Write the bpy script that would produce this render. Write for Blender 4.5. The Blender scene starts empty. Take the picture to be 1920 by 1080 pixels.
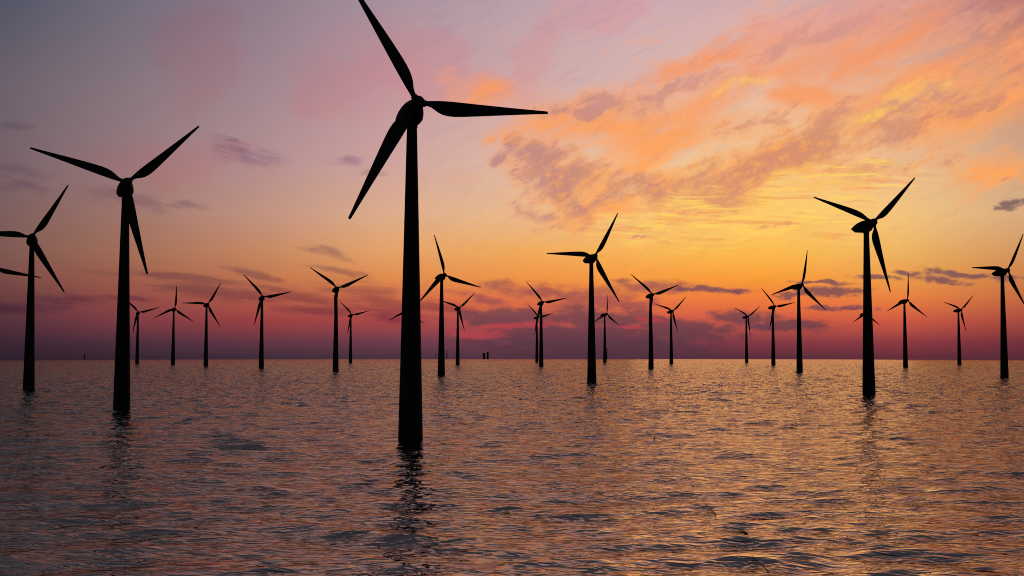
import bpy, bmesh, math, random
import numpy as np
from mathutils import Matrix, Vector

R = math.radians
scene = bpy.context.scene
COL = scene.collection

# ------------------------------------------------------------------ camera
FPX = 2100.0            # focal length in pixels of a 1920 px wide frame
CAM_H = 22.0            # metres above the water
SEA_HORIZON = 4000.0    # distance of the sea horizon, metres
SEA_R = SEA_HORIZON ** 2 / (2 * CAM_H)
PITCH = R(2.9957)
EYE_Y = 540 + FPX * math.tan(PITCH)

cam = bpy.data.cameras.new('camera')
cam.sensor_width = 36.0
cam.lens = 36.0 * FPX / 1920.0
cam.clip_start = 0.5
cam.clip_end = 40000.0
cam_ob = bpy.data.objects.new('camera', cam)
COL.objects.link(cam_ob)
cam_ob.location = (0, 0, CAM_H)
cam_ob.rotation_euler = (R(90) + PITCH, 0, 0)
scene.camera = cam_ob
scene.render.resolution_x = 1024
scene.render.resolution_y = 576
scene.view_settings.view_transform = 'Standard'
scene.view_settings.look = 'None'
scene.view_settings.exposure = 0.0
scene.view_settings.gamma = 1.0
scene.cycles.max_bounces = 6
scene.cycles.filter_width = 1.0
scene.cycles.caustics_reflective = False
scene.cycles.caustics_refractive = False

# ------------------------------------------------------------------ sun: very low, behind the evening cloud
SUN_AZ, SUN_EL = R(13.0), R(4.5)
sun = bpy.data.lights.new('sun', 'SUN')
sun.energy = 0.03
sun.angle = R(14)
sun.color = (1.0, 0.62, 0.32)
sun_ob = bpy.data.objects.new('sun', sun)
COL.objects.link(sun_ob)
sun_ob.rotation_euler = (-(R(90) - SUN_EL), 0, -SUN_AZ)


# ------------------------------------------------------------------ world: dusk sky, a function of direction only
def lin(c):
    out = []
    for v in c[:3]:
        v = v / 255.0
        out.append(v / 12.92 if v <= 0.04045 else ((v + 0.055) / 1.055) ** 2.4)
    return tuple(out)


def sky_dir(x, y):
    """azimuth / elevation (in 1/2100 rad) of a point seen in the photograph"""
    dx, dy, dz = x - 960.0, FPX, 540.0 - y
    c, s = math.cos(PITCH), math.sin(PITCH)
    dy, dz = dy * c - dz * s, dy * s + dz * c
    n = math.sqrt(dx * dx + dy * dy + dz * dz)
    return 960 + FPX * math.atan2(dx, dy), EYE_Y - FPX * math.asin(dz / n)


world = bpy.data.worlds.new('World')
scene.world = world
world.use_nodes = True
NT = world.node_tree
NT.nodes.clear()


def node(kind, **kw):
    n = NT.nodes.new(kind)
    for k, v in kw.items():
        setattr(n, k, v)
    return n


def put(sock, v):
    if isinstance(v, bpy.types.NodeSocket):
        NT.links.new(v, sock)
    else:
        sock.default_value = v


def m(op, a, b=0.0, c=None, clamp=False):
    n = node('ShaderNodeMath', operation=op, use_clamp=clamp)
    put(n.inputs[0], a)
    put(n.inputs[1], b)
    if c is not None:
        put(n.inputs[2], c)
    return n.outputs[0]


def sstep(v, lo, hi):
    n = node('ShaderNodeMapRange', interpolation_type='SMOOTHSTEP')
    put(n.inputs['Value'], v)
    n.inputs['From Min'].default_value = lo
    n.inputs['From Max'].default_value = hi
    return n.outputs['Result']


def lstep(v, lo, hi):
    n = node('ShaderNodeMapRange', interpolation_type='LINEAR', clamp=True)
    put(n.inputs['Value'], v)
    n.inputs['From Min'].default_value = lo
    n.inputs['From Max'].default_value = hi
    return n.outputs['Result']


def mix(f, a, b, blend='MIX'):
    n = node('ShaderNodeMix', data_type='RGBA', blend_type=blend, clamp_factor=True)
    put(n.inputs[0], f)
    for i, v in ((6, a), (7, b)):
        if isinstance(v, tuple):
            v = (*v[:3], 1.0)
        put(n.inputs[i], v)
    return n.outputs[2]


tc = node('ShaderNodeTexCoord')
sep = node('ShaderNodeSeparateXYZ')
NT.links.new(tc.outputs['Generated'], sep.inputs[0])
DX, DY, DZ = sep.outputs
A = m('MULTIPLY_ADD', m('ARCTAN2', DX, DY), FPX, 960.0)
B = m('MULTIPLY_ADD', m('ARCSINE', DZ), -FPX, EYE_Y)
comb = node('ShaderNodeCombineXYZ')
put(comb.inputs[0], A)
put(comb.inputs[1], B)
P0 = comb.outputs[0]


def mapped(vec, x, y, rx, ry, deg):
    n = node('ShaderNodeMapping', vector_type='TEXTURE')
    put(n.inputs['Vector'], vec)
    n.inputs['Location'].default_value = (x, y, 0)
    n.inputs['Rotation'].default_value = (0, 0, R(deg))
    n.inputs['Scale'].default_value = (rx, ry, 1)
    return n.outputs[0]


def noise(vec, sx, sy, deg, detail=6.0, rough=0.55, distort=0.0, seed=0.0, color=False):
    v = mapped(vec, seed * 1371.0, seed * 733.0, sx, sy, deg)
    n = node('ShaderNodeTexNoise', noise_dimensions='2D')
    put(n.inputs['Vector'], v)
    n.inputs['Scale'].default_value = 1.0
    n.inputs['Detail'].default_value = detail
    n.inputs['Roughness'].default_value = rough
    n.inputs['Distortion'].default_value = distort
    return n.outputs['Color'] if color else n.outputs['Fac']


def warp(vec, size, ax, ay, seed, detail=3.0):
    c = noise(vec, size, size, 0, detail, 0.55, 0, seed, color=True)
    n = node('ShaderNodeVectorMath', operation='MULTIPLY_ADD')
    put(n.inputs[0], c)
    n.inputs[1].default_value = (ax, ay, 0)
    n2 = node('ShaderNodeVectorMath', operation='ADD')
    put(n2.inputs[0], vec)
    n2.inputs[1].default_value = (-ax * 0.5, -ay * 0.5, 0)
    NT.links.new(n2.outputs[0], n.inputs[2])
    return n.outputs[0]


# clear-sky colours, read along nine azimuths from zenithward (y=0) to the sea horizon (y=673)
YS = (0, 150, 300, 400, 470, 520, 560, 600, 640, 670)
SKY = {
    0: ((84, 86, 102), (108, 97, 108), (118, 98, 104), (124, 94, 92), (126, 88, 82), (120, 76, 72), (104, 60, 62), (84, 50, 60), (62, 38, 52), (46, 32, 44)),
    240: ((116, 108, 124), (134, 117, 126), (150, 122, 126), (160, 117, 108), (162, 110, 88), (158, 94, 76), (146, 76, 70), (126, 62, 68), (80, 48, 62), (54, 38, 50)),
    480: ((142, 124, 138), (158, 134, 144), (178, 142, 144), (192, 146, 128), (196, 134, 98), (192, 118, 80), (176, 90, 72), (154, 64, 66), (98, 54, 68), (62, 45, 58)),
    720: ((168, 145, 158), (188, 150, 158), (206, 162, 158), (220, 172, 140), (228, 162, 105), (224, 140, 80), (208, 108, 74), (170, 72, 72), (110, 60, 74), (72, 50, 64)),
    960: ((186, 160, 170), (204, 168, 168), (222, 184, 166), (232, 186, 142), (240, 170, 94), (238, 148, 72), (226, 116, 68), (190, 84, 76), (120, 64, 78), (84, 52, 66)),
    1200: ((204, 170, 178), (214, 180, 176), (234, 196, 162), (240, 198, 138), (247, 180, 88), (247, 156, 66), (238, 124, 64), (205, 90, 74), (124, 62, 76), (84, 48, 64)),
    1440: ((212, 174, 174), (232, 190, 170), (240, 200, 148), (250, 208, 130), (252, 184, 76), (249, 158, 58), (240, 124, 60), (208, 92, 68), (134, 58, 68), (90, 46, 60)),
    1680: ((204, 164, 160), (226, 178, 152), (232, 192, 154), (240, 196, 134), (238, 180, 100), (238, 158, 74), (234, 128, 66), (208, 90, 66), (144, 60, 66), (98, 46, 58)),
    1920: ((170, 128, 126), (204, 146, 118), (208, 168, 138), (218, 172, 128), (212, 150, 95), (206, 130, 74), (196, 106, 66), (168, 76, 64), (118, 50, 60), (86, 44, 56)),
}
B_LO, B_HI = 676.0, -60.0
bt = lstep(B, B_LO, B_HI)


def ramp(xpix, cols):
    n = node('ShaderNodeValToRGB')
    els = n.color_ramp.elements
    pts = []
    for y, c in zip(YS, cols):
        _, b = sky_dir(xpix, y)
        pts.append(((b - B_LO) / (B_HI - B_LO), lin(c)))
    pts.sort()
    els[0].position, els[0].color = pts[0][0], (*pts[0][1], 1)
    els[1].position, els[1].color = pts[-1][0], (*pts[-1][1], 1)
    for p, c in pts[1:-1]:
        e = els.new(p)
        e.color = (*c, 1)
    put(n.inputs[0], bt)
    return n.outputs[0]


base, prev = None, None
for xp, cols in SKY.items():
    a = 960 + FPX * math.atan((xp - 960) / FPX)
    r = ramp(xp, cols)
    base = r if base is None else mix(lstep(A, prev, a), base, r)
    prev = a
sky = base


def field(vec, blobs):
    """union of soft ellipses (x, y, rx, ry, tilt) laid out on the dome of the sky"""
    f = None
    for (x, y, rx, ry, deg) in blobs:
        a, b = sky_dir(x, y)
        v = mapped(vec, a, b, rx, ry, deg)
        g = node('ShaderNodeTexGradient', gradient_type='SPHERICAL')
        put(g.inputs[0], v)
        f = g.outputs['Fac'] if f is None else m('MAXIMUM', f, g.outputs['Fac'])
    return f


def dens(f, n, k, lo, hi):
    g = m('MULTIPLY', lstep(f, 0.0, 0.35), k)
    return sstep(m('MULTIPLY_ADD', m('SUBTRACT', n, 0.5), g, f), lo, hi)


W_HI = warp(P0, 130.0, 170.0, 90.0, 1.0, 6.0)
N_FIBRE = noise(warp(P0, 60.0, 30.0, 20.0, 12.0, 3.0), 90, 13, -24, 6, 0.68, 0.5, 13.0)
W_LO = warp(P0, 80.0, 90.0, 16.0, 2.0, 4.0)
N_STREAK = noise(P0, 170, 52, -22, 7, 0.6, 0.6, 3.0)
N_FLECK = noise(warp(P0, 70.0, 26.0, 16.0, 18.0, 3.0), 24, 15, -30, 5, 0.62, 0.0, 4.0)
N_BODY = noise(warp(P0, 200.0, 90.0, 60.0, 15.0, 3.0), 125, 46, -27, 9, 0.68, 0.0, 14.0)
N_LOW = noise(P0, 120, 13, 4, 6, 0.6, 0.3, 5.0)
N_PUFF = noise(P0, 46, 22, 0, 6, 0.62, 0.2, 6.0)
N_VEIL = noise(P0, 330, 150, -18, 4, 0.5, 0.8, 7.0)

# rosy veil high up, left of centre
f = field(W_HI, [(760, 110, 190, 110, 10), (1010, 110, 70, 170, 38), (1150, 30, 130, 50, -20), (905, 165, 110, 60, 10),
                 (620, 160, 160, 100, 0), (380, 110, 110, 150, 0), (340, 300, 220, 60, 0), (1560, 40, 240, 60, -15),
                 (1860, 30, 140, 60, -15)])
sky = mix(m('MULTIPLY', dens(f, m('ADD', m('MULTIPLY', N_VEIL, 0.7), m('MULTIPLY', N_STREAK, 0.3)), 2.0, 0.05, 0.70), 0.72), sky, mix(1.0, sky, (1.10, 0.85, 0.86), 'MULTIPLY'))

# glow around the hidden sun
f = field(P0, [(1430, 400, 420, 130, 0)])
sky = mix(m('MULTIPLY', sstep(f, 0.0, 0.9), 0.45), sky, lin((255, 198, 86)))
# orange under-lit bands of high cloud
f = field(W_HI, [(1150, 222, 320, 75, -6), (1370, 165, 270, 70, -28), (1250, 240, 260, 80, -20), (905, 172, 90, 45, 15),
                 (1070, 340, 150, 95, 32), (1110, 405, 130, 50, -6), (1520, 178, 190, 45, 8), (1720, 160, 240, 60, -14),
                 (1890, 105, 150, 60, -18), (1450, 300, 260, 80, -24), (1640, 235, 120, 40, -14), (1240, 350, 150, 50, 6),
                 (1600, 100, 340, 95, -14), (1840, 205, 220, 70, -14), (1330, 110, 240, 40, -22), (980, 260, 120, 25, 10), (1860, 330, 150, 50, -8), (1180, 300, 120, 35, -30), (900, 262, 24, 16, 0)])
d = dens(f, m('ADD', m('MULTIPLY', N_STREAK, 0.7), m('MULTIPLY', N_FIBRE, 0.3)), 1.8, 0.0, 1.02)
sky = mix(m('MULTIPLY', d, 0.95), sky, mix(lstep(B, 60, 330), lin((238, 148, 112)), lin((255, 166, 92))))

# salmon and mauve cloud bodies
f = field(W_HI, [(1010, 285, 95, 52, 30), (945, 305, 50, 34, 0), (1065, 340, 140, 90, 35), (1090, 390, 95, 60, 60), (1000, 400, 110, 26, 12),
                 (1215, 352, 100, 46, 15), (1340, 350, 150, 56, -14), (1450, 295, 230, 62, -26), (1510, 245, 110, 30, -25),
                 (1680, 255, 220, 48, -14), (1700, 205, 150, 30, -12), (1830, 185, 130, 32, -22), (1410, 225, 120, 32, -14),
                 (1270, 165, 120, 24, -12), (1100, 200, 150, 22, -4), (955, 158, 80, 34, 12), (1895, 348, 75, 20, -6),
                 (1790, 295, 160, 40, -24), (1620, 330, 160, 30, -14), (1030, 430, 110, 16, 6), (1195, 440, 40, 8, 0),
                 (1190, 75, 120, 20, -20), (1560, 55, 180, 22, -18), (1800, 60, 160, 24, -18), (870, 345, 50, 22, 0),
                 (1460, 432, 110, 9, 3), (1050, 25, 80, 20, -30)])
tex = m('ADD', m('ADD', m('MULTIPLY', N_BODY, 0.55), m('MULTIPLY', N_FLECK, 0.2)), m('MULTIPLY', N_FIBRE, 0.25))
fb = field(W_HI, [(1060, 345, 210, 150, 35), (1480, 300, 480, 130, -19), (1640, 215, 480, 110, -13), (1230, 360, 260, 90, 0),
                  (1180, 190, 300, 70, -8), (1500, 60, 480, 90, -16)])
gb = lstep(fb, 0.0, 0.45)
f = m('MULTIPLY_ADD', f, 0.75, m('MULTIPLY_ADD', fb, 0.75, -0.16))
dv = m('MULTIPLY_ADD', m('SUBTRACT', tex, 0.5), m('MULTIPLY', m('MAXIMUM', gb, lstep(f, 0.0, 0.3)), 4.0), f)
shade = mix(lstep(B, 40, 260), lin((214, 152, 146)), mix(lstep(A, 1000, 1300), lin((184, 130, 128)), lin((206, 138, 114))))
edge = mix(lstep(B, 60, 260), lin((240, 168, 140)), lin((255, 172, 96)))
edge = mix(lstep(A, 1150, 800), edge, lin((226, 158, 138)))
body = mix(sstep(dv, 0.30, 1.05), edge, shade)
sky = mix(m('MULTIPLY', sstep(dv, -0.10, 1.05), 0.80), sky, body)
# lit flecks on those bodies
f2 = field(W_HI, [(1075, 365, 130, 85, 40), (1220, 370, 130, 50, 0), (1400, 310, 240, 75, -24), (1570, 290, 140, 40, -20), (1700, 210, 220, 45, -14)])
d2 = m('MULTIPLY', sstep(N_FLECK, 0.44, 0.74), sstep(f2, 0.05, 0.6))
sky = mix(m('MULTIPLY', d2, 0.6), sky, lin((255, 174, 90)))

# bright yellow edges
f = field(W_HI, [(1625, 222, 85, 20, -15), (1700, 180, 90, 26, -10), (1400, 160, 80, 22, -18),
                 (1400, 402, 190, 14, 6), (1430, 447, 190, 9, 1), (1330, 425, 140, 10, 4), (1440, 385, 110, 22, 8),
                 (1560, 345, 120, 26, -10), (1480, 330, 80, 20, -20), (1230, 410, 90, 12, -24)])
d = dens(f, tex, 3.6, 0.05, 1.2)
sky = mix(m('MULTIPLY', d, 0.62), sky, lin((255, 208, 98)))
# thin gilt streaks around the brightest part
N_GILT = noise(warp(P0, 120.0, 40.0, 16.0, 16.0, 3.0), 120, 8, 3, 5, 0.6, 0.2, 17.0)
f = field(W_HI, [(1400, 415, 270, 60, 3), (1250, 420, 170, 40, -6), (1560, 350, 200, 50, -6)])
g = sstep(f, 0.0, 0.5)
sky = mix(m('MULTIPLY', sstep(N_GILT, 0.52, 0.66), m('MULTIPLY', g, 0.75)), sky, lin((255, 212, 102)))
sky = mix(m('MULTIPLY', sstep(N_GILT, 0.46, 0.34), m('MULTIPLY', g, 0.6)), sky, lin((238, 158, 92)))
# fine fibres through all of the high cloud
f = field(W_HI, [(1450, 260, 900, 330, -8), (1000, 120, 420, 240, 0)])
g = m('MULTIPLY', lstep(f, 0.0, 0.4), 0.5)
sky = mix(m('MULTIPLY', sstep(N_FIBRE, 0.5, 0.75), g), sky, mix(1.0, sky, (1.12, 1.02, 0.86), 'MULTIPLY'))
sky = mix(m('MULTIPLY', sstep(N_FIBRE, 0.5, 0.25), g), sky, mix(1.0, sky, (0.86, 0.84, 0.92), 'MULTIPLY'))

# mauve wisps on the left
f = field(warp(P0, 70.0, 60.0, 34.0, 8.0, 4.0),
          [(462, 290, 92, 30, 10), (430, 265, 50, 12, 20), (235, 374, 105, 24, 9), (25, 322, 90, 20, 6), (40, 350, 80, 12, 0),
           (655, 300, 62, 16, -6), (690, 325, 40, 12, 0), (25, 232, 50, 14, 6), (350, 385, 60, 10, 4)])
d = dens(f, noise(P0, 80, 12, 14, 6, 0.65, 0.3, 9.0), 1.6, 0.0, 1.1)
sky = mix(m('MULTIPLY', d, m('MULTIPLY_ADD', lstep(A, 60, 420), 0.35, 0.5)), sky, mix(1.0, sky, (0.62, 0.57, 0.76), 'MULTIPLY'))

# low streaks left of centre
f = field(W_LO, [(330, 520, 190, 14, 3), (480, 516, 90, 14, 14), (420, 550, 220, 22, 7), (560, 556, 160, 20, 14), (590, 580, 120, 14, 4),
                 (620, 475, 70, 12, 16), (690, 560, 150, 40, 12), (740, 592, 100, 20, 6), (130, 562, 110, 12, 2), (640, 510, 90, 10, 10),
                 (810, 575, 120, 18, 8), (255, 560, 90, 8, 2), (20, 575, 120, 14, 0)])
d = dens(f, N_LOW, 1.5, 0.02, 0.9)
sky = mix(m('MULTIPLY', d, 0.85), sky, mix(1.0, sky, (0.54, 0.52, 0.84), 'MULTIPLY'))

# purple cloud bank above the horizon
f = field(W_LO, [(1000, 545, 150, 26, 6), (1110, 560, 170, 36, 0), (900, 560, 100, 16, 10), (1230, 540, 120, 18, 0), (1165, 525, 40, 10, 0),
                 (1390, 545, 60, 6, 3), (1160, 570, 150, 22, 0)])
d = dens(f, N_PUFF, 1.6, 0.04, 0.9)
sky = mix(m('MULTIPLY', d, 0.7), sky, lin((142, 72, 82)))
f = field(W_LO, [(955, 595, 150, 22, 0), (900, 600, 90, 14, 0), (1110, 640, 330, 70, 0), (1110, 598, 190, 30, 0), (1260, 618, 200, 34, 3),
                 (1010, 625, 150, 30, 0), (1400, 596, 90, 22, 5), (1480, 610, 120, 18, 2), (1230, 600, 130, 16, 4)])
sky = mix(m('MULTIPLY', dens(f, N_PUFF, 1.5, 0.04, 0.72), 0.8), sky, mix(lstep(B, 665, 590), lin((80, 50, 64)), lin((102, 66, 78))))
# red gap in the bank
f = field(W_LO, [(965, 610, 110, 9, -3), (900, 625, 90, 16, 0), (1215, 597, 60, 9, 6), (1180, 612, 40, 7, 0)])
sky = mix(m('MULTIPLY', dens(f, N_LOW, 0.8, 0.15, 0.7), 0.7), sky, lin((186, 66, 74)))

# small dark scud
f = field(warp(P0, 40.0, 40.0, 14.0, 10.0, 4.0),
          [(1560, 546, 95, 15, 0), (1500, 551, 70, 10, -4), (1772, 513, 55, 11, 12), (1765, 526, 65, 11, 8), (1825, 517, 40, 8, 4),
           (1700, 513, 40, 7, 4), (1890, 386, 34, 15, -12), (1908, 378, 22, 12, 0), (1322, 542, 55, 9, 3), (1372, 547, 40, 7, 6),
           (1600, 577, 60, 7, 3), (1545, 577, 40, 8, 0), (1540, 530, 80, 6, 3), (1285, 540, 30, 7, 0), (1880, 522, 40, 8, 2),
           (1420, 612, 40, 6, 0), (1640, 520, 60, 7, 6)])
d = dens(f, noise(P0, 30, 11, 4, 5, 0.65, 0.2, 11.0), 1.8, 0.06, 0.75)
sky = mix(m('MULTIPLY', d, 0.84), sky, mix(lstep(B, 600, 400), lin((112, 66, 82)), lin((118, 88, 96))))

# overhead and behind the camera the sky falls to the blue of dusk (physical sky)
nish = node('ShaderNodeTexSky', sky_type='NISHITA')
nish.sun_disc = False
nish.sun_elevation = SUN_EL
nish.sun_rotation = SUN_AZ
nish.altitude = 0.0
dusk = mix(1.0, nish.outputs[0], (0.055, 0.055, 0.065), 'MULTIPLY')
up = sstep(B, 60.0, -480.0)
zen = mix(up, sky, mix(0.5, dusk, (0.055, 0.058, 0.085)))
back = sstep(m('ABSOLUTE', m('SUBTRACT', A, 960.0)), 1100.0, 3000.0)
total = mix(back, zen, mix(0.5, dusk, (0.03, 0.03, 0.045)))
gain = node('ShaderNodeVectorMath', operation='SCALE')
put(gain.inputs[0], total)
gain.inputs['Scale'].default_value = 10.0
bg = node('ShaderNodeBackground')
NT.links.new(gain.outputs[0], bg.inputs['Color'])
bg.inputs['Strength'].default_value = 0.1
wo = node('ShaderNodeOutputWorld')
NT.links.new(bg.outputs[0], wo.inputs['Surface'])
world.cycles.sampling_method = 'MANUAL'
world.cycles.sample_map_resolution = 256


# ------------------------------------------------------------------ materials
def material(name, color, rough=0.5, metallic=0.0, spec=0.5, ior=1.45):
    mt = bpy.data.materials.new(name)
    mt.use_nodes = True
    b = mt.node_tree.nodes['Principled BSDF']
    b.inputs['Base Color'].default_value = (*color, 1)
    b.inputs['Roughness'].default_value = rough
    b.inputs['Metallic'].default_value = metallic
    b.inputs['IOR'].default_value = ior
    b.inputs['Specular IOR Level'].default_value = spec
    return mt, b


def streak_tone(mt, b, c0, c1, scale):
    """streaky weathering of the paint, streaky brightness in the glints"""
    t = mt.node_tree
    co = t.nodes.new('ShaderNodeTexCoord')
    mp = t.nodes.new('ShaderNodeMapping')
    mp.inputs['Scale'].default_value = (scale, scale, scale * 0.12)
    nz = t.nodes.new('ShaderNodeTexNoise')
    nz.inputs['Scale'].default_value = 1.0
    nz.inputs['Detail'].default_value = 6
    rp = t.nodes.new('ShaderNodeValToRGB')
    rp.color_ramp.elements[0].color = (*c0, 1)
    rp.color_ramp.elements[1].color = (*c1, 1)
    rp.color_ramp.elements[0].position = 0.35
    rp.color_ramp.elements[1].position = 0.7
    t.links.new(co.outputs['Object'], mp.inputs[0])
    t.links.new(mp.outputs[0], nz.inputs['Vector'])
    t.links.new(nz.outputs['Fac'], rp.inputs[0])
    t.links.new(rp.outputs[0], b.inputs['Base Color'])


M_TOWER, _b = material('silhouette_tower_paint', (0.02, 0.02, 0.022), 0.75, spec=0.15)  # near-black stands in for the backlit side of white turbines
streak_tone(M_TOWER, _b, (0.014, 0.013, 0.013), (0.024, 0.023, 0.024), 0.5)
M_BLADE, _b = material('silhouette_blade_paint', (0.02, 0.02, 0.022), 0.7, spec=0.15)  # backlit darkness put into the blade colour
streak_tone(M_BLADE, _b, (0.016, 0.015, 0.016), (0.024, 0.023, 0.024), 0.6)
M_STACK, _b = material('sooty_concrete', (0.05, 0.045, 0.05), 0.9, spec=0.1)
streak_tone(M_STACK, _b, (0.035, 0.03, 0.034), (0.06, 0.055, 0.06), 0.2)
M_CREASE, _b = material('black_crease', (0.008, 0.007, 0.006), 0.6, spec=0.2)  # black folds of the sea surface, added as separate strands
M_GLINT, _b = material('yellow_glint', (0.62, 0.5, 0.06), 0.5, spec=0.3)  # glints on the water, put into a yellow colour
streak_tone(M_GLINT, _b, (0.25, 0.2, 0.03), (0.8, 0.66, 0.08), 3.0)


# ripple layers: amplitude, size across, size along the view, turn, octaves, roughness, distortion, place
RIPPLES = [(0.36, 7.0, 2.8, 7, 2, 0.5, 0.7, (13, 7, 0)),
           (0.20, 2.5, 1.0, -8, 1, 0.5, 0.6, (3, 71, 0))]
FAR_SWELL = 6.0
# water: dark body, mirror-like skin, ripples of every size
M_WATER, wb = material('sea_water', (0.006, 0.009, 0.010), 0.07, spec=0.5, ior=1.333)
wt = M_WATER.node_tree
geo = wt.nodes.new('ShaderNodeNewGeometry')


def wm(op, a, b=0.0, c=None):
    n = wt.nodes.new('ShaderNodeMath')
    n.operation = op
    for i, v in enumerate((a, b, c)):
        if v is None:
            continue
        if isinstance(v, bpy.types.NodeSocket):
            wt.links.new(v, n.inputs[i])
        else:
            n.inputs[i].default_value = v
    return n.outputs[0]


def wnoise(vec, sx, sy, deg, detail, rough, distort, loc):
    mp = wt.nodes.new('ShaderNodeMapping')
    mp.vector_type = 'TEXTURE'
    mp.inputs['Scale'].default_value = (sx, sy, 1)
    mp.inputs['Rotation'].default_value = (0, 0, R(deg))
    mp.inputs['Location'].default_value = loc
    wt.links.new(vec, mp.inputs[0])
    nz = wt.nodes.new('ShaderNodeTexNoise')
    nz.noise_dimensions = '2D'
    nz.inputs['Scale'].default_value = 1.0
    nz.inputs['Detail'].default_value = detail
    nz.inputs['Roughness'].default_value = rough
    nz.inputs['Distortion'].default_value = distort
    wt.links.new(mp.outputs[0], nz.inputs['Vector'])
    return nz.outputs['Fac']


def shifted(dx, dy):
    n = wt.nodes.new('ShaderNodeVectorMath')
    n.operation = 'ADD'
    wt.links.new(geo.outputs['Position'], n.inputs[0])
    n.inputs[1].default_value = (dx, dy, 0)
    return n.outputs[0]


# slopes of the ripple height field by finite differences over a fixed few centimetres
POS = [shifted(0, 0), shifted(0.06, 0), shifted(0, 0.06)]
SX, SY = 0.0, 0.0
for (amp, sx, sy, deg, det, rgh, dst, loc) in RIPPLES:
    h = [wnoise(p, sx, sy, deg, det, rgh, dst, loc) for p in POS]
    SX = wm('MULTIPLY_ADD', wm('SUBTRACT', h[1], h[0]), amp / 0.06, SX)
    SY = wm('MULTIPLY_ADD', wm('SUBTRACT', h[2], h[0]), amp / 0.06, SY)
# long low swell that only grows out in open water
ln = wt.nodes.new('ShaderNodeVectorMath')
ln.operation = 'LENGTH'
wt.links.new(geo.outputs['Position'], ln.inputs[0])
far = wt.nodes.new('ShaderNodeMapRange')
wt.links.new(ln.outputs['Value'], far.inputs['Value'])
far.inputs['From Min'].default_value = 220.0
far.inputs['From Max'].default_value = 600.0
P1 = [shifted(0, 0), shifted(0.8, 0), shifted(0, 0.8)]
h = [wnoise(p, 4.5, 26, 0, 3, 0.6, 0.2, (5, 9, 0)) for p in P1]
fa = wm('MULTIPLY', far.outputs[0], FAR_SWELL / 0.8)
SX = wm('MULTIPLY_ADD', wm('SUBTRACT', h[1], h[0]), wm('MULTIPLY', fa, 0.12), SX)
SY = wm('MULTIPLY_ADD', wm('SUBTRACT', h[2], h[0]), fa, SY)
calm = wt.nodes.new('ShaderNodeMapRange')
wt.links.new(ln.outputs['Value'], calm.inputs['Value'])
calm.inputs['From Min'].default_value = 1700.0
calm.inputs['From Max'].default_value = 3900.0
calm.inputs['To Min'].default_value = 1.0
calm.inputs['To Max'].default_value = 0.15
SX = wm('MULTIPLY', SX, calm.outputs[0])
SY = wm('MULTIPLY', SY, calm.outputs[0])
cv = wt.nodes.new('ShaderNodeCombineXYZ')
wt.links.new(SX, cv.inputs[0])
wt.links.new(SY, cv.inputs[1])
sb = wt.nodes.new('ShaderNodeVectorMath')
sb.operation = 'SUBTRACT'
wt.links.new(geo.outputs['Normal'], sb.inputs[0])
wt.links.new(cv.outputs[0], sb.inputs[1])
nn = wt.nodes.new('ShaderNodeVectorMath')
nn.operation = 'NORMALIZE'
wt.links.new(sb.outputs[0], nn.inputs[0])
dif = wt.nodes.new('ShaderNodeBsdfDiffuse')
dif.inputs['Color'].default_value = (0.006, 0.009, 0.009, 1)
gls = wt.nodes.new('ShaderNodeBsdfGlossy')
gls.inputs['Color'].default_value = (1.0, 0.81, 0.68, 1)
gls.inputs['Roughness'].default_value = 0.015
frn = wt.nodes.new('ShaderNodeFresnel')
frn.inputs['IOR'].default_value = 1.25
for n_ in (dif, gls, frn):
    wt.links.new(nn.outputs[0], n_.inputs['Normal'])
mx = wt.nodes.new('ShaderNodeMixShader')
wt.links.new(wm('MULTIPLY', frn.outputs[0], 0.49), mx.inputs[0])
wt.links.new(dif.outputs[0], mx.inputs[1])
wt.links.new(gls.outputs[0], mx.inputs[2])
wt.links.new(mx.outputs[0], wt.nodes['Material Output'].inputs['Surface'])


# ------------------------------------------------------------------ helpers for objects
def tag(o, label=None, cat=None, group=None, kind=None):
    if label:
        o['label'] = label
    if cat:
        o['category'] = cat
    if group:
        o['group'] = group
    if kind:
        o['kind'] = kind
    return o


def mesh_object(name, verts, faces, mat, parent=None, smooth=True, sharp=None):
    me = bpy.data.meshes.new(name)
    me.from_pydata([tuple(v) for v in verts], [], faces)
    bm = bmesh.new()
    bm.from_mesh(me)
    bmesh.ops.recalc_face_normals(bm, faces=bm.faces)
    if sharp:
        for e in bm.edges:
            if len(e.link_faces) == 2 and e.calc_face_angle() > R(sharp):
                e.smooth = False
    for fc in bm.faces:
        fc.smooth = smooth
    bm.to_mesh(me)
    bm.free()
    me.materials.append(mat)
    o = bpy.data.objects.new(name, me)
    COL.objects.link(o)
    if parent:
        o.parent = parent
    return o


def loft(rings, cap=True):
    verts, faces = [], []
    n = len(rings[0])
    for rg in rings:
        verts += rg
    for i in range(len(rings) - 1):
        for j in range(n):
            k = (j + 1) % n
            faces.append((i * n + j, i * n + k, (i + 1) * n + k, (i + 1) * n + j))
    if cap:
        faces.append(tuple(range(n))[::-1])
        faces.append(tuple((len(rings) - 1) * n + j for j in range(n)))
    return verts, faces


def circle(r, n, z, cx=0, cy=0):
    return [(cx + r * math.cos(2 * math.pi * i / n), cy + r * math.sin(2 * math.pi * i / n), z) for i in range(n)]


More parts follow.
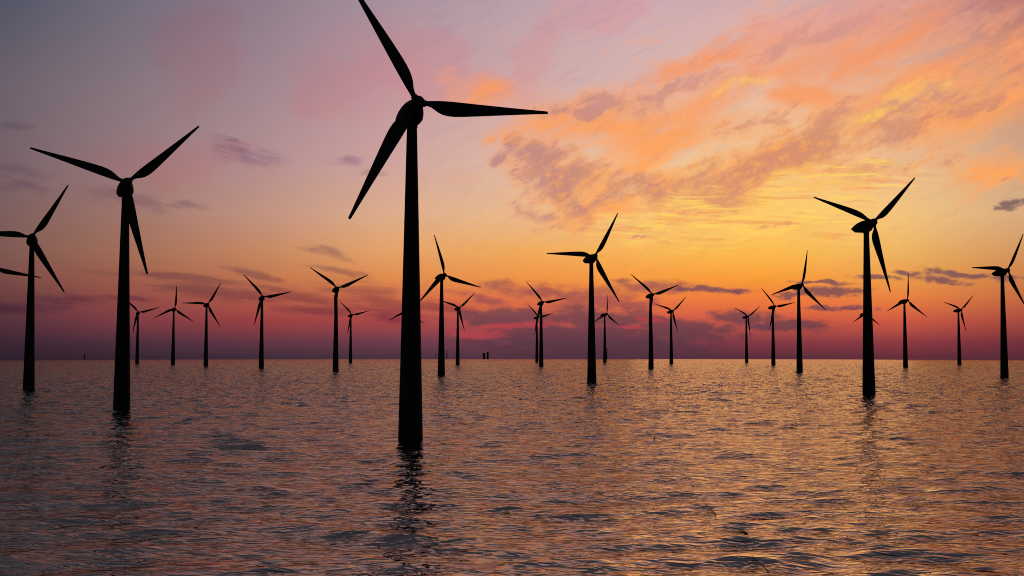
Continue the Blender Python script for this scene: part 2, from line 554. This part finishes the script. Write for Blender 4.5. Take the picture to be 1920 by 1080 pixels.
# ------------------------------------------------------------------ sea: one curved sheet with real waves
def build_sea():
    # rows: finer than a pixel close by, then fine enough to carry every wave crest out to the horizon
    rr = [6.0, 20.0, 40.0, 58.0, 70.0]
    while rr[-1] < SEA_HORIZON * 1.02:
        r = rr[-1]
        rr.append(r + min(0.7 * r * r / (FPX * CAM_H), max(0.95, 0.0017 * r)))
    rr = np.array(rr)
    rr = np.concatenate([rr, np.linspace(rr[-1] * 1.03, 7000, 20)])
    az = np.concatenate([np.linspace(-180, -40, 36), np.linspace(-34, 34, 1150), np.linspace(40, 176, 35)])
    az = np.radians(az)
    nr, na = len(rr), len(az)
    dr = np.gradient(rr)
    r32 = rr.astype(np.float32)
    X = r32[:, None] * np.sin(az).astype(np.float32)[None, :]
    Y = r32[:, None] * np.cos(az).astype(np.float32)[None, :]
    Z = np.zeros_like(X)
    OX = np.zeros_like(X)
    OY = np.zeros_like(X)
    rng = np.random.RandomState(11)
    lam = np.exp(rng.uniform(np.log(WAVE_MIN), np.log(WAVE_MAX), WAVES))
    th = np.radians(-80) + rng.normal(0, 0.5, WAVES)
    ph = rng.uniform(0, 2 * np.pi, WAVES)
    slope = (np.minimum(lam, 12.0) / lam) ** 0.6 * (np.minimum(lam, 6.0) / 6.0) ** 0.4
    slope *= WAVE_SLOPE / math.sqrt(0.5 * (slope ** 2).sum())
    sel = np.nonzero((az > R(-34.1)) & (az < R(34.1)))[0]
    c0, c1 = sel[0], sel[-1] + 1
    for l, t, p, s in zip(lam, th, ph, slope):
        k = 2 * np.pi / l
        w = np.clip((l / dr - 1.8) / 1.6, 0, 1) * np.clip((rr - 50) / 20, 0, 1) * np.interp(rr, [1800, 3700], [1, 0.25])
        nz = np.nonzero(w > 0)[0]
        if not len(nz):
            continue
        i0, i1 = nz[0], nz[-1] + 1
        kx, ky = np.float32(k * math.cos(t)), np.float32(k * math.sin(t))
        arg = kx * X[i0:i1, c0:c1] + ky * Y[i0:i1, c0:c1] + np.float32(p)
        a = (s / k * w[i0:i1]).astype(np.float32)[:, None]
        Z[i0:i1, c0:c1] += a * np.cos(arg)
        sn = a * np.sin(arg)
        OX[i0:i1, c0:c1] -= np.float32(0.8 * math.cos(t)) * sn
        OY[i0:i1, c0:c1] -= np.float32(0.8 * math.sin(t)) * sn
    WAVE_FIELD.update(r=rr, az=az, z=Z.copy())
    Z -= (rr ** 2 / (2 * SEA_R)).astype(np.float32)[:, None]
    V = np.stack([X + OX, Y + OY, Z], -1).reshape(-1, 3)
    V = np.vstack([V, [[0, 0, 0]]])
    I = np.arange(nr * na).reshape(nr, na)
    J = np.roll(I, -1, axis=1)
    quads = np.stack([I[:-1], J[:-1], J[1:], I[1:]], -1).reshape(-1, 4)[:, ::-1]
    tris = np.stack([np.full(na, nr * na), I[0], J[0]], -1)[:, ::-1]
    me = bpy.data.meshes.new('sea')
    nq, nt_ = len(quads), len(tris)
    me.vertices.add(len(V))
    me.vertices.foreach_set('co', V.astype(np.float32).ravel())
    loops = np.concatenate([quads.ravel(), tris.ravel()]).astype(np.int32)
    me.loops.add(len(loops))
    me.loops.foreach_set('vertex_index', loops)
    me.polygons.add(nq + nt_)
    starts = np.concatenate([np.arange(nq) * 4, nq * 4 + np.arange(nt_) * 3]).astype(np.int32)
    me.polygons.foreach_set('loop_start', starts)
    me.polygons.foreach_set('use_smooth', np.ones(nq + nt_, bool))
    me.update(calc_edges=True)
    me.materials.append(M_WATER)
    o = bpy.data.objects.new('sea', me)
    COL.objects.link(o)
    tag(o, 'rippled dark sea reflecting the orange sunset', kind='structure')
    return o


WAVE_FIELD = {}
WAVE_SLOPE = 0.108      # rms slope
WAVE_MIN, WAVE_MAX, WAVES = 2.6, 22.0, 110
sea = build_sea()
print('sea up normal', sea.data.polygons[5000].normal.z)


# ------------------------------------------------------------------ wind turbine
HUB_Z, HUB_Y, TILT, BLADE_L = 80.0, -5.62, R(4.08), 33.36
AXIS = Vector((0, -math.cos(TILT), math.sin(TILT)))
HUB = Vector((0, 0, HUB_Z)) + AXIS * 5.62
RUP = Vector((0, math.sin(TILT), math.cos(TILT)))
RRT = Vector((1, 0, 0))


def tower_mesh(parent):
    n = 48
    rings = []
    for z, r in ((-8, 3.06), (0, 2.97), (26, 2.37), (26.02, 2.41), (26.25, 2.41), (26.27, 2.37), (52, 1.77), (52.02, 1.81), (52.25, 1.81),
                 (52.27, 1.77), (75.4, 1.24), (75.42, 1.36), (76.9, 1.36)):
        rings.append(circle(r, n, z))
    v, f = loft(rings)
    return mesh_object('tower', v, f, M_TOWER, parent, sharp=35)


def nacelle_mesh(parent):
    # sections along the shaft; local +Y is the tail. (y at top, y at bottom, half width, top z, belly z, bottom z, bottom half width)
    secs = [(-3.75, -3.75, 1.50, 1.50, -0.4, -1.55, 0.9),
            (-3.2, -3.0, 1.95, 1.78, -0.9, -2.5, 1.3),
            (-2.0, -1.6, 2.45, 1.92, -1.5, -3.3, 1.7),
            (0.0, 0.2, 2.80, 1.95, -1.95, -3.55, 2.0),
            (2.5, 2.4, 2.86, 1.72, -2.05, -3.6, 2.05),
            (4.8, 4.2, 2.82, 1.18, -2.05, -3.6, 2.05),
            (6.8, 5.4, 2.65, 0.45, -2.0, -3.55, 1.95),
            (8.4, 6.2, 2.40, -0.45, -1.9, -3.45, 1.85),
            (9.2, 6.5, 2.10, -1.15, -1.85, -3.38, 1.7)]
    rings = []
    for (yt, yb, hw, zt, zm, zb, bw) in secs:
        rg = []
        na = 18
        for i in range(na + 1):                      # arch from right belly over the top to left belly
            t = math.pi * i / na
            c, s = math.cos(t), math.sin(t)
            x = hw * math.copysign(abs(c) ** 0.85, c)
            z = zm + (zt - zm) * (abs(s) ** 0.85)
            rg.append((x, z))
        rg += [(-hw * 0.97, zm - 0.35 * (zm - zb)), (-bw * 1.03, zb + 0.22), (-bw * 0.9, zb), (0, zb), (bw * 0.9, zb), (bw * 1.03, zb + 0.22),
               (hw * 0.97, zm - 0.35 * (zm - zb))]
        ring = []
        for x, z in rg:
            f = (z - zb) / (zt - zb)
            ring.append((x, yb + (yt - yb) * min(1, f * 1.15), HUB_Z + z))
        rings.append(ring)
    v, f = loft(rings)
    o = mesh_object('nacelle', v, f, M_TOWER, parent, sharp=38)
    return o


def hub_mesh(parent):
    n = 40
    prof = [(-1.95, 1.30), (-1.9, 1.48), (-1.2, 1.62), (-0.3, 1.68), (0.5, 1.66), (0.85, 1.55), (1.1, 1.36), (1.28, 1.0), (1.36, 0.5), (1.38, 0.08)]
    rings = []
    for s, r in prof:
        c = HUB + AXIS * s
        rings.append([tuple(c + RRT * (r * math.cos(2 * math.pi * i / n)) + RUP * (r * math.sin(2 * math.pi * i / n))) for i in range(n)])
    v, f = loft(rings)
    return mesh_object('hub', v, f, M_TOWER, parent, sharp=50)


def blade_mesh(parent):
    st = [  # radius, leading edge, trailing edge, thickness, pitch
        (1.35, -0.62, 0.62, 1.24, 0), (2.0, -0.62, 0.62, 1.24, 0), (2.7, -0.64, 0.70, 1.18, 4), (3.5, -0.70, 0.98, 1.08, 10), (4.4, -0.78, 1.52, 0.95, 15),
        (5.3, -0.84, 2.04, 0.84, 18), (6.4, -0.88, 2.46, 0.74, 19), (7.8, -0.88, 2.70, 0.66, 18), (9.5, -0.86, 2.74, 0.60, 16), (12, -0.79, 2.54, 0.53, 13),
        (15, -0.70, 2.24, 0.46, 10), (19, -0.60, 1.82, 0.38, 7.5), (23, -0.50, 1.40, 0.31, 5.5), (27, -0.42, 0.98, 0.24, 4), (30.5, -0.36, 0.62, 0.18, 3),
        (32.8, -0.32, 0.42, 0.13, 2), (33.36, -0.30, 0.36, 0.10, 2)]
    n = 28
    rings = []
    for r, le, te, th, tw in st:
        c = te - le
        k = max(0.0, min(1.0, (c - 1.24) / 1.2))          # 0 = round root, 1 = aerofoil
        if r > 10:
            k = 1.0
        ring = []
        for i in range(n):
            t = 2 * math.pi * i / n
            u = 0.5 - 0.5 * math.cos(t)
            yc = 0.5 * th * math.sin(t)
            if k > 0:
                foil = 0.5 * th * (1 if math.sin(t) >= 0 else -1) * 2.3 * (math.sqrt(max(u, 0)) * 0.62 - 0.28 * u - 0.34 * u * u) * 1.55
                yc = (1 - k) * yc + k * foil
            x = le + c * u
            a = R(tw)
            ring.append((x * math.cos(a) - yc * math.sin(a), x * math.sin(a) + yc * math.cos(a), r))
        rings.append(ring)
    v, f = loft(rings)
    return mesh_object('blade', v, f, M_BLADE, parent, sharp=45)


def collar_mesh(parent):
    n = 32
    rings = [circle(r, n, z) for r, z in ((0.60, 1.50), (0.86, 1.52), (0.86, 1.72), (0.78, 1.74), (0.78, 1.90), (0.60, 1.92))]
    v, f = loft(rings)
    for i in range(16):                                # bolt heads round the flange
        a = 2 * math.pi * i / 16
        b0 = len(v)
        bx, by = 0.82 * math.cos(a), 0.82 * math.sin(a)
        r1 = circle(0.05, 6, 1.73, bx, by)
        r2 = circle(0.05, 6, 1.82, bx, by)
        vv, ff = loft([r1, r2])
        v += vv
        f += [tuple(b0 + q for q in fc) for fc in ff]
    return mesh_object('blade_collar', v, f, M_TOWER, parent, sharp=35)


def blade_matrix(phi):
    z = RRT * math.cos(phi) + RUP * math.sin(phi)
    x = RRT * math.sin(phi) - RUP * math.cos(phi)
    y = z.cross(x)
    mt = Matrix((x, y, z)).transposed().to_4x4()
    mt.translation = HUB
    return mt


def new_turbine():
    root = bpy.data.objects.new('wind_turbine', None)
    root.empty_display_size = 5
    COL.objects.link(root)
    tower_mesh(root)
    nacelle_mesh(root)
    hub_mesh(root)
    b = blade_mesh(root)
    collar_mesh(b)
    for _ in range(2):
        c = b.copy()
        COL.objects.link(c)
        c.parent = root
        k = b.children[0].copy()
        COL.objects.link(k)
        k.parent = c
    return root


def copy_turbine(src):
    r = src.copy()
    COL.objects.link(r)
    for ch in src.children:
        c = ch.copy()
        COL.objects.link(c)
        c.parent = r
        for g in ch.children:
            d = g.copy()
            COL.objects.link(d)
            d.parent = c
    return r


# azimuth (deg), distance (m), rotor angle (deg), yaw offset (deg), label
TURBINES = [
    (-5.15, 271.9, 119.9, 5.1, 'largest wind turbine in the foreground, its upper blade cut by the top edge'),
    (-19.14, 423.2, 42.3, 0.5, 'second largest turbine, at left, one blade hanging just right of its tower'),
    (-24.85, 897.2, 108.0, 10.8, 'turbine cut off by the left edge, one blade reaching behind the next tower'),
    (-23.27, 645.3, 59.2, 1.0, 'black wind turbine near the left edge with a blade tip cut off by that edge'),
    (-18.47, 1856.5, 14.9, -2.1, 'tiny turbine just right of the big left tower that hides one blade tip'),
    (-16.81, 1684.2, 85.5, -7.5, 'small turbine left of centre with one blade pointing straight up'),
    (-15.26, 1513.2, 58.9, -5.8, 'small turbine left of centre with one level blade pointing left'),
    (-12.59, 1301.3, 11.7, -1.5, 'small turbine in the left half, lower blade swung left of its tower'),
    (-8.93, 1104.4, 24.3, 1.2, 'mid distance turbine left of centre, two blades in a wide V'),
    (-8.19, 1909.8, 14.0, -6.6, 'tiny turbine close beside the V shaped rotor turbine, on its right'),
    (-5.40, 1732.1, 85.2, -1.5, 'far turbine hidden behind the largest tower, only two blade tips showing'),
    (-3.60, 903.3, 104.3, -4.1, 'mid distance turbine just right of the largest tower, lower left blade meeting that tower'),
    (-2.77, 1588.3, 41.7, -2.3, 'small turbine right of the largest tower, left blade tip behind a nearer slim tower'),
    (1.27, 2011.4, 13.5, -5.3, 'tiny far turbine half overlapped by the tower of a slightly nearer one'),
    (1.49, 1412.4, 10.2, 3.2, 'small turbine whose tower overlaps a tinier turbine behind it on the left'),
    (4.06, 720.0, 58.8, 3.5, 'middle sized turbine right of centre with a level blade pointing left'),
    (4.73, 1857.1, 85.1, -13.6, 'tiny turbine with an upright blade, just right of the middle sized centre tower'),
    (7.06, 1227.5, 19.6, 5.4, 'mid distance turbine right of centre with two raised blades over a tower hiding the third'),
    (8.08, 1726.4, 41.9, 1.2, 'tiny turbine close right of one whose two raised blades spread over its tower'),
    (11.81, 2006.2, 34.1, -4.3, 'smallest turbine on the horizon, standing alone left of a group of three larger ones'),
    (13.11, 1576.8, 10.3, 1.9, 'small turbine right of the smallest one, its lower blade hugging its tower'),
    (14.37, 1069.4, 76.4, 5.6, 'mid distance turbine, one blade nearly upright, left of the large right hand turbine'),
    (17.62, 551.0, 41.9, 5.7, 'large black turbine at right, tallest on that side, with long nacelle'),
    (17.46, 1903.1, 85.4, -2.3, 'tiny turbine hidden behind the large right tower, blade tips showing both sides'),
    (19.32, 1430.5, 83.6, 4.8, 'small turbine right of the large right hand tower with one blade straight up'),
    (21.735, 1769.1, 41.1, 2.5, 'tiny turbine between the upright blade turbine and the one cut by the right edge'),
    (23.68, 920.9, 58.0, 4.7, 'middle sized turbine at the right edge, which cuts off one blade tip'),
]
proto = new_turbine()
for i, (az, d, phi, yaw, label) in enumerate(TURBINES):
    t = proto if i == 0 else copy_turbine(proto)
    t.location = (d * math.sin(R(az)), d * math.cos(R(az)), -d * d / (2 * SEA_R))
    t.rotation_euler = (0, 0, math.pi - R(155.62 + yaw))
    k = 0
    for ch in t.children:
        if ch.name.split('.')[0] == 'blade':
            ch.matrix_basis = blade_matrix(R(phi + 120 * k))
            k += 1
    tag(t, label, 'wind turbine', 'black wind turbines standing in the sea')


# ------------------------------------------------------------------ small things far out on the horizon
def at(x, y, dist=None):
    """point on the sea seen at pixel (x, y) of the photograph, or at a given distance in that direction"""
    dx, dy, dz = x - 960.0, FPX, 540.0 - y
    c, s = math.cos(PITCH), math.sin(PITCH)
    dy, dz = dy * c - dz * s, dy * s + dz * c
    h = math.hypot(dx, dy)
    if dist is None:
        q = -dz / h
        dist = 2 * CAM_H / (q + math.sqrt(max(q * q - 2 * CAM_H / SEA_R, 0)))
    return Vector((dx / h * dist, dy / h * dist, -dist * dist / (2 * SEA_R)))


def lathe(name, prof, loc, mat, parent=None, n=24):
    v, f = loft([circle(r, n, z) for z, r in prof])
    o = mesh_object(name, v, f, mat, parent, sharp=40)
    o.location = loc
    return o


STACK = 3700.0
px = STACK / FPX                                        # metres per photograph pixel out there
for x, w, h, label in ((907.5, 4.6, 11.0, 'shorter of two dark chimneys side by side on the horizon'),
                       (914.3, 4.0, 13.4, 'taller of two dark chimneys side by side on the horizon')):
    r = w * px / 2
    o = bpy.data.objects.new('chimney', None)
    COL.objects.link(o)
    o.location = at(x, 672, STACK)
    H = h * px
    lathe('shaft', [(-4, r * 1.1), (0, r * 1.08), (H * 0.5, r * 1.0), (H * 0.93, r * 0.94)], (0, 0, 0), M_STACK, o)
    lathe('rim', [(H * 0.932, r * 1.06), (H * 0.985, r * 1.08), (H, r * 1.02)], (0, 0, 0), M_STACK, o)
    tag(o, label, 'chimney', 'chimneys on the horizon')
for x, w, h, label in ((838, 1.7, 15, 'taller thin mast on the horizon between two small turbine towers'),
                       (817, 1.1, 11, 'shorter thin mast on the horizon near the largest turbine tower'),
                       (1138, 1.7, 21, 'thin mast with a thicker head beside a tiny upright blade turbine'),
                       (158.5, 1.9, 9.5, 'short dark post at far left horizon with smoke trailing right')):
    r = w * px / 2
    H = h * px
    o = bpy.data.objects.new('mast', None)
    COL.objects.link(o)
    o.location = at(x, 672, STACK)
    lathe('pole', [(-4, r * 1.15), (H * 0.84, r * 0.85)], (0, 0, 0), M_STACK, o, 12)
    lathe('mast_head', [(H * 0.842, r * 0.9), (H * 0.86, r * 1.15), (H * 0.97, r * 1.15), (H, r * 0.6)], (0, 0, 0), M_STACK, o, 12)
    tag(o, label, 'mast', 'masts on the horizon')


# faint smoke drifting to the right from the taller chimney and from the far left post
M_SMOKE = bpy.data.materials.new('thin_smoke')
M_SMOKE.use_nodes = True
st_ = M_SMOKE.node_tree
st_.nodes.remove(st_.nodes['Principled BSDF'])
vol = st_.nodes.new('ShaderNodeVolumePrincipled')
vol.inputs['Color'].default_value = (0.25, 0.22, 0.24, 1)
vol.inputs['Density'].default_value = 0.02
st_.links.new(vol.outputs['Volume'], st_.nodes['Material Output'].inputs['Volume'])


def plume(x, y0, x1, y1, w0, w1, label):
    a, b = at(x, 672, STACK), at(x1, 672, STACK)
    a.z += (672 - y0) * px
    b.z += (672 - y1) * px
    rings = []
    n = 14
    rnd = random.Random(int(x))
    for i in range(n + 1):
        t = i / n
        c = (b - a) * t + Vector((0, 0, 1.0 * px * math.sin(5 * t + x) * t))
        r = (w0 + (w1 - w0) * t) * px * (0.8 + 0.4 * rnd.random())
        if i == n:
            r *= 0.3
        rings.append([(c.x, c.y + r * math.cos(q), c.z + r * 0.8 * math.sin(q)) for q in [2 * math.pi * k / 14 for k in range(14)]])
    v, f = loft(rings)
    o = mesh_object('smoke_plume', v, f, M_SMOKE)
    o.location = a
    tag(o, label, 'smoke', kind='stuff')


plume(914.3, 657.5, 962, 648, 0.8, 4.0, 'faint smoke drifting right from the taller chimney')
plume(159, 670.6, 187, 667.5, 0.6, 1.8, 'faint smoke trailing right from the far left post')


# ------------------------------------------------------------------ creases and glints of the sea surface, modelled as strands
def wave_height(x, y):
    i = int(np.searchsorted(WAVE_FIELD['r'], math.hypot(x, y)))
    j = int(np.searchsorted(WAVE_FIELD['az'], math.atan2(x, y)))
    return float(WAVE_FIELD['z'][max(i - 2, 0):i + 2, max(j - 2, 0):j + 2].max())


def strand(name, pts, radii, mat, label, cat, group, lift=0.10, flat=1.0):
    P = []
    for x, y in pts:
        p = at(x, y)
        P.append(p + Vector((0, 0, lift + wave_height(p.x, p.y))))
    org = P[0].copy()
    radii = [0.95 * r_ for r_ in radii]
    # resample smoothly
    fine, rad = [], []
    for i in range(len(P) - 1):
        p0, p1, p2, p3 = P[max(i - 1, 0)], P[i], P[i + 1], P[min(i + 2, len(P) - 1)]
        for j in range(6):
            t = j / 6
            fine.append(0.5 * ((2 * p1) + (p2 - p0) * t + (2 * p0 - 5 * p1 + 4 * p2 - p3) * t * t + (3 * p1 - p0 - 3 * p2 + p3) * t ** 3))
            rad.append(radii[i] * (1 - t) + radii[i + 1] * t)
    fine.append(P[-1])
    rad.append(radii[-1])
    rings = []
    for i, p in enumerate(fine):
        d = (fine[min(i + 1, len(fine) - 1)] - fine[max(i - 1, 0)]).normalized()
        side = d.cross(Vector((0, 0, 1))).normalized()
        upv = side.cross(d)
        rings.append([tuple(p - org + side * (rad[i] * math.cos(a)) + upv * (rad[i] * flat * math.sin(a)))
                      for a in [2 * math.pi * q / 10 for q in range(10)]])
    v, f = loft(rings)
    o = mesh_object(name, v, f, mat)
    o.location = org
    return tag(o, label, cat, group)


G = 'black creases in the water surface'
strand('water_crease', [(1219, 819), (1223, 821), (1227, 825), (1228, 827)], [0.05, 0.10, 0.11, 0.05], M_CREASE,
       'hooked black twig in the sea below the middle sized centre turbine, farthest of the larger twigs', 'crease', G)
strand('water_crease', [(1213, 811), (1215, 813), (1217, 818)], [0.04, 0.07, 0.03], M_CREASE,
       'short thin black twig just above the hooked twig on the water', 'crease', G)
strand('water_crease', [(1296, 908), (1299, 910), (1302, 913)], [0.03, 0.07, 0.05], M_CREASE,
       'small black twig in the sea midway between the hooked twig and the long straight twig', 'crease', G)
strand('water_crease', [(1318, 946), (1326, 953), (1335, 959), (1343, 966)], [0.02, 0.04, 0.06, 0.07], M_CREASE,
       'straight slanting black twig on the water above the yellow leaf', 'crease', G)
strand('water_crease', [(1408, 1047), (1420, 1056), (1434, 1064), (1442, 1070), (1446, 1077)], [0.02, 0.04, 0.05, 0.06, 0.02], M_CREASE,
       'long curved black twig at the bottom edge of the water', 'crease', G)
strand('water_crease', [(1371, 997), (1385, 999), (1397, 1001), (1403, 1008)], [0.02, 0.07, 0.15, 0.04], M_CREASE,
       'black bent twig carrying the bright yellow leaf', 'crease', G, 0.06)
strand('crease_highlight', [(1385, 998.4), (1391, 998.4), (1397, 998.6)], [0.05, 0.13, 0.05], M_GLINT,
       'bright yellow leaf lying on the bent black twig', 'highlight', None, 0.24, 0.4)  # highlight painted as a small yellow strand
G = 'yellow glints on the water'
strand('glint_strand', [(443, 836.6), (455, 837), (470, 836.5), (482, 835.8), (489, 834.8)], [0.03, 0.12, 0.05, 0.12, 0.04], M_GLINT,
       'longer yellow glint between the left tower and the largest tower', 'seaweed', G, 0.10, 0.5)
strand('glint_strand', [(517, 831.2), (528, 832.2), (541, 832.2)], [0.04, 0.15, 0.04], M_GLINT,
       'short yellow glint nearest the largest tower on its left', 'seaweed', G, 0.12, 0.5)
strand('glint_strand', [(1052, 836), (1066, 837), (1078, 837), (1096, 835.5)], [0.03, 0.14, 0.12, 0.03], M_GLINT,
       'yellow glint below the middle sized turbine right of centre', 'seaweed', G, 0.08, 0.5)
strand('glint_strand', [(1236, 835), (1258, 835.6), (1282, 834.6), (1304, 834)], [0.03, 0.10, 0.09, 0.03], M_GLINT,
       'long thin yellow glint right of the hooked twig', 'seaweed', G, 0.08, 0.5)
strand('glint_strand', [(826, 833.5), (838, 833), (856, 832.4)], [0.03, 0.13, 0.03], M_GLINT,
       'yellow glint just right of the largest tower foot', 'seaweed', G, 0.1, 0.5)
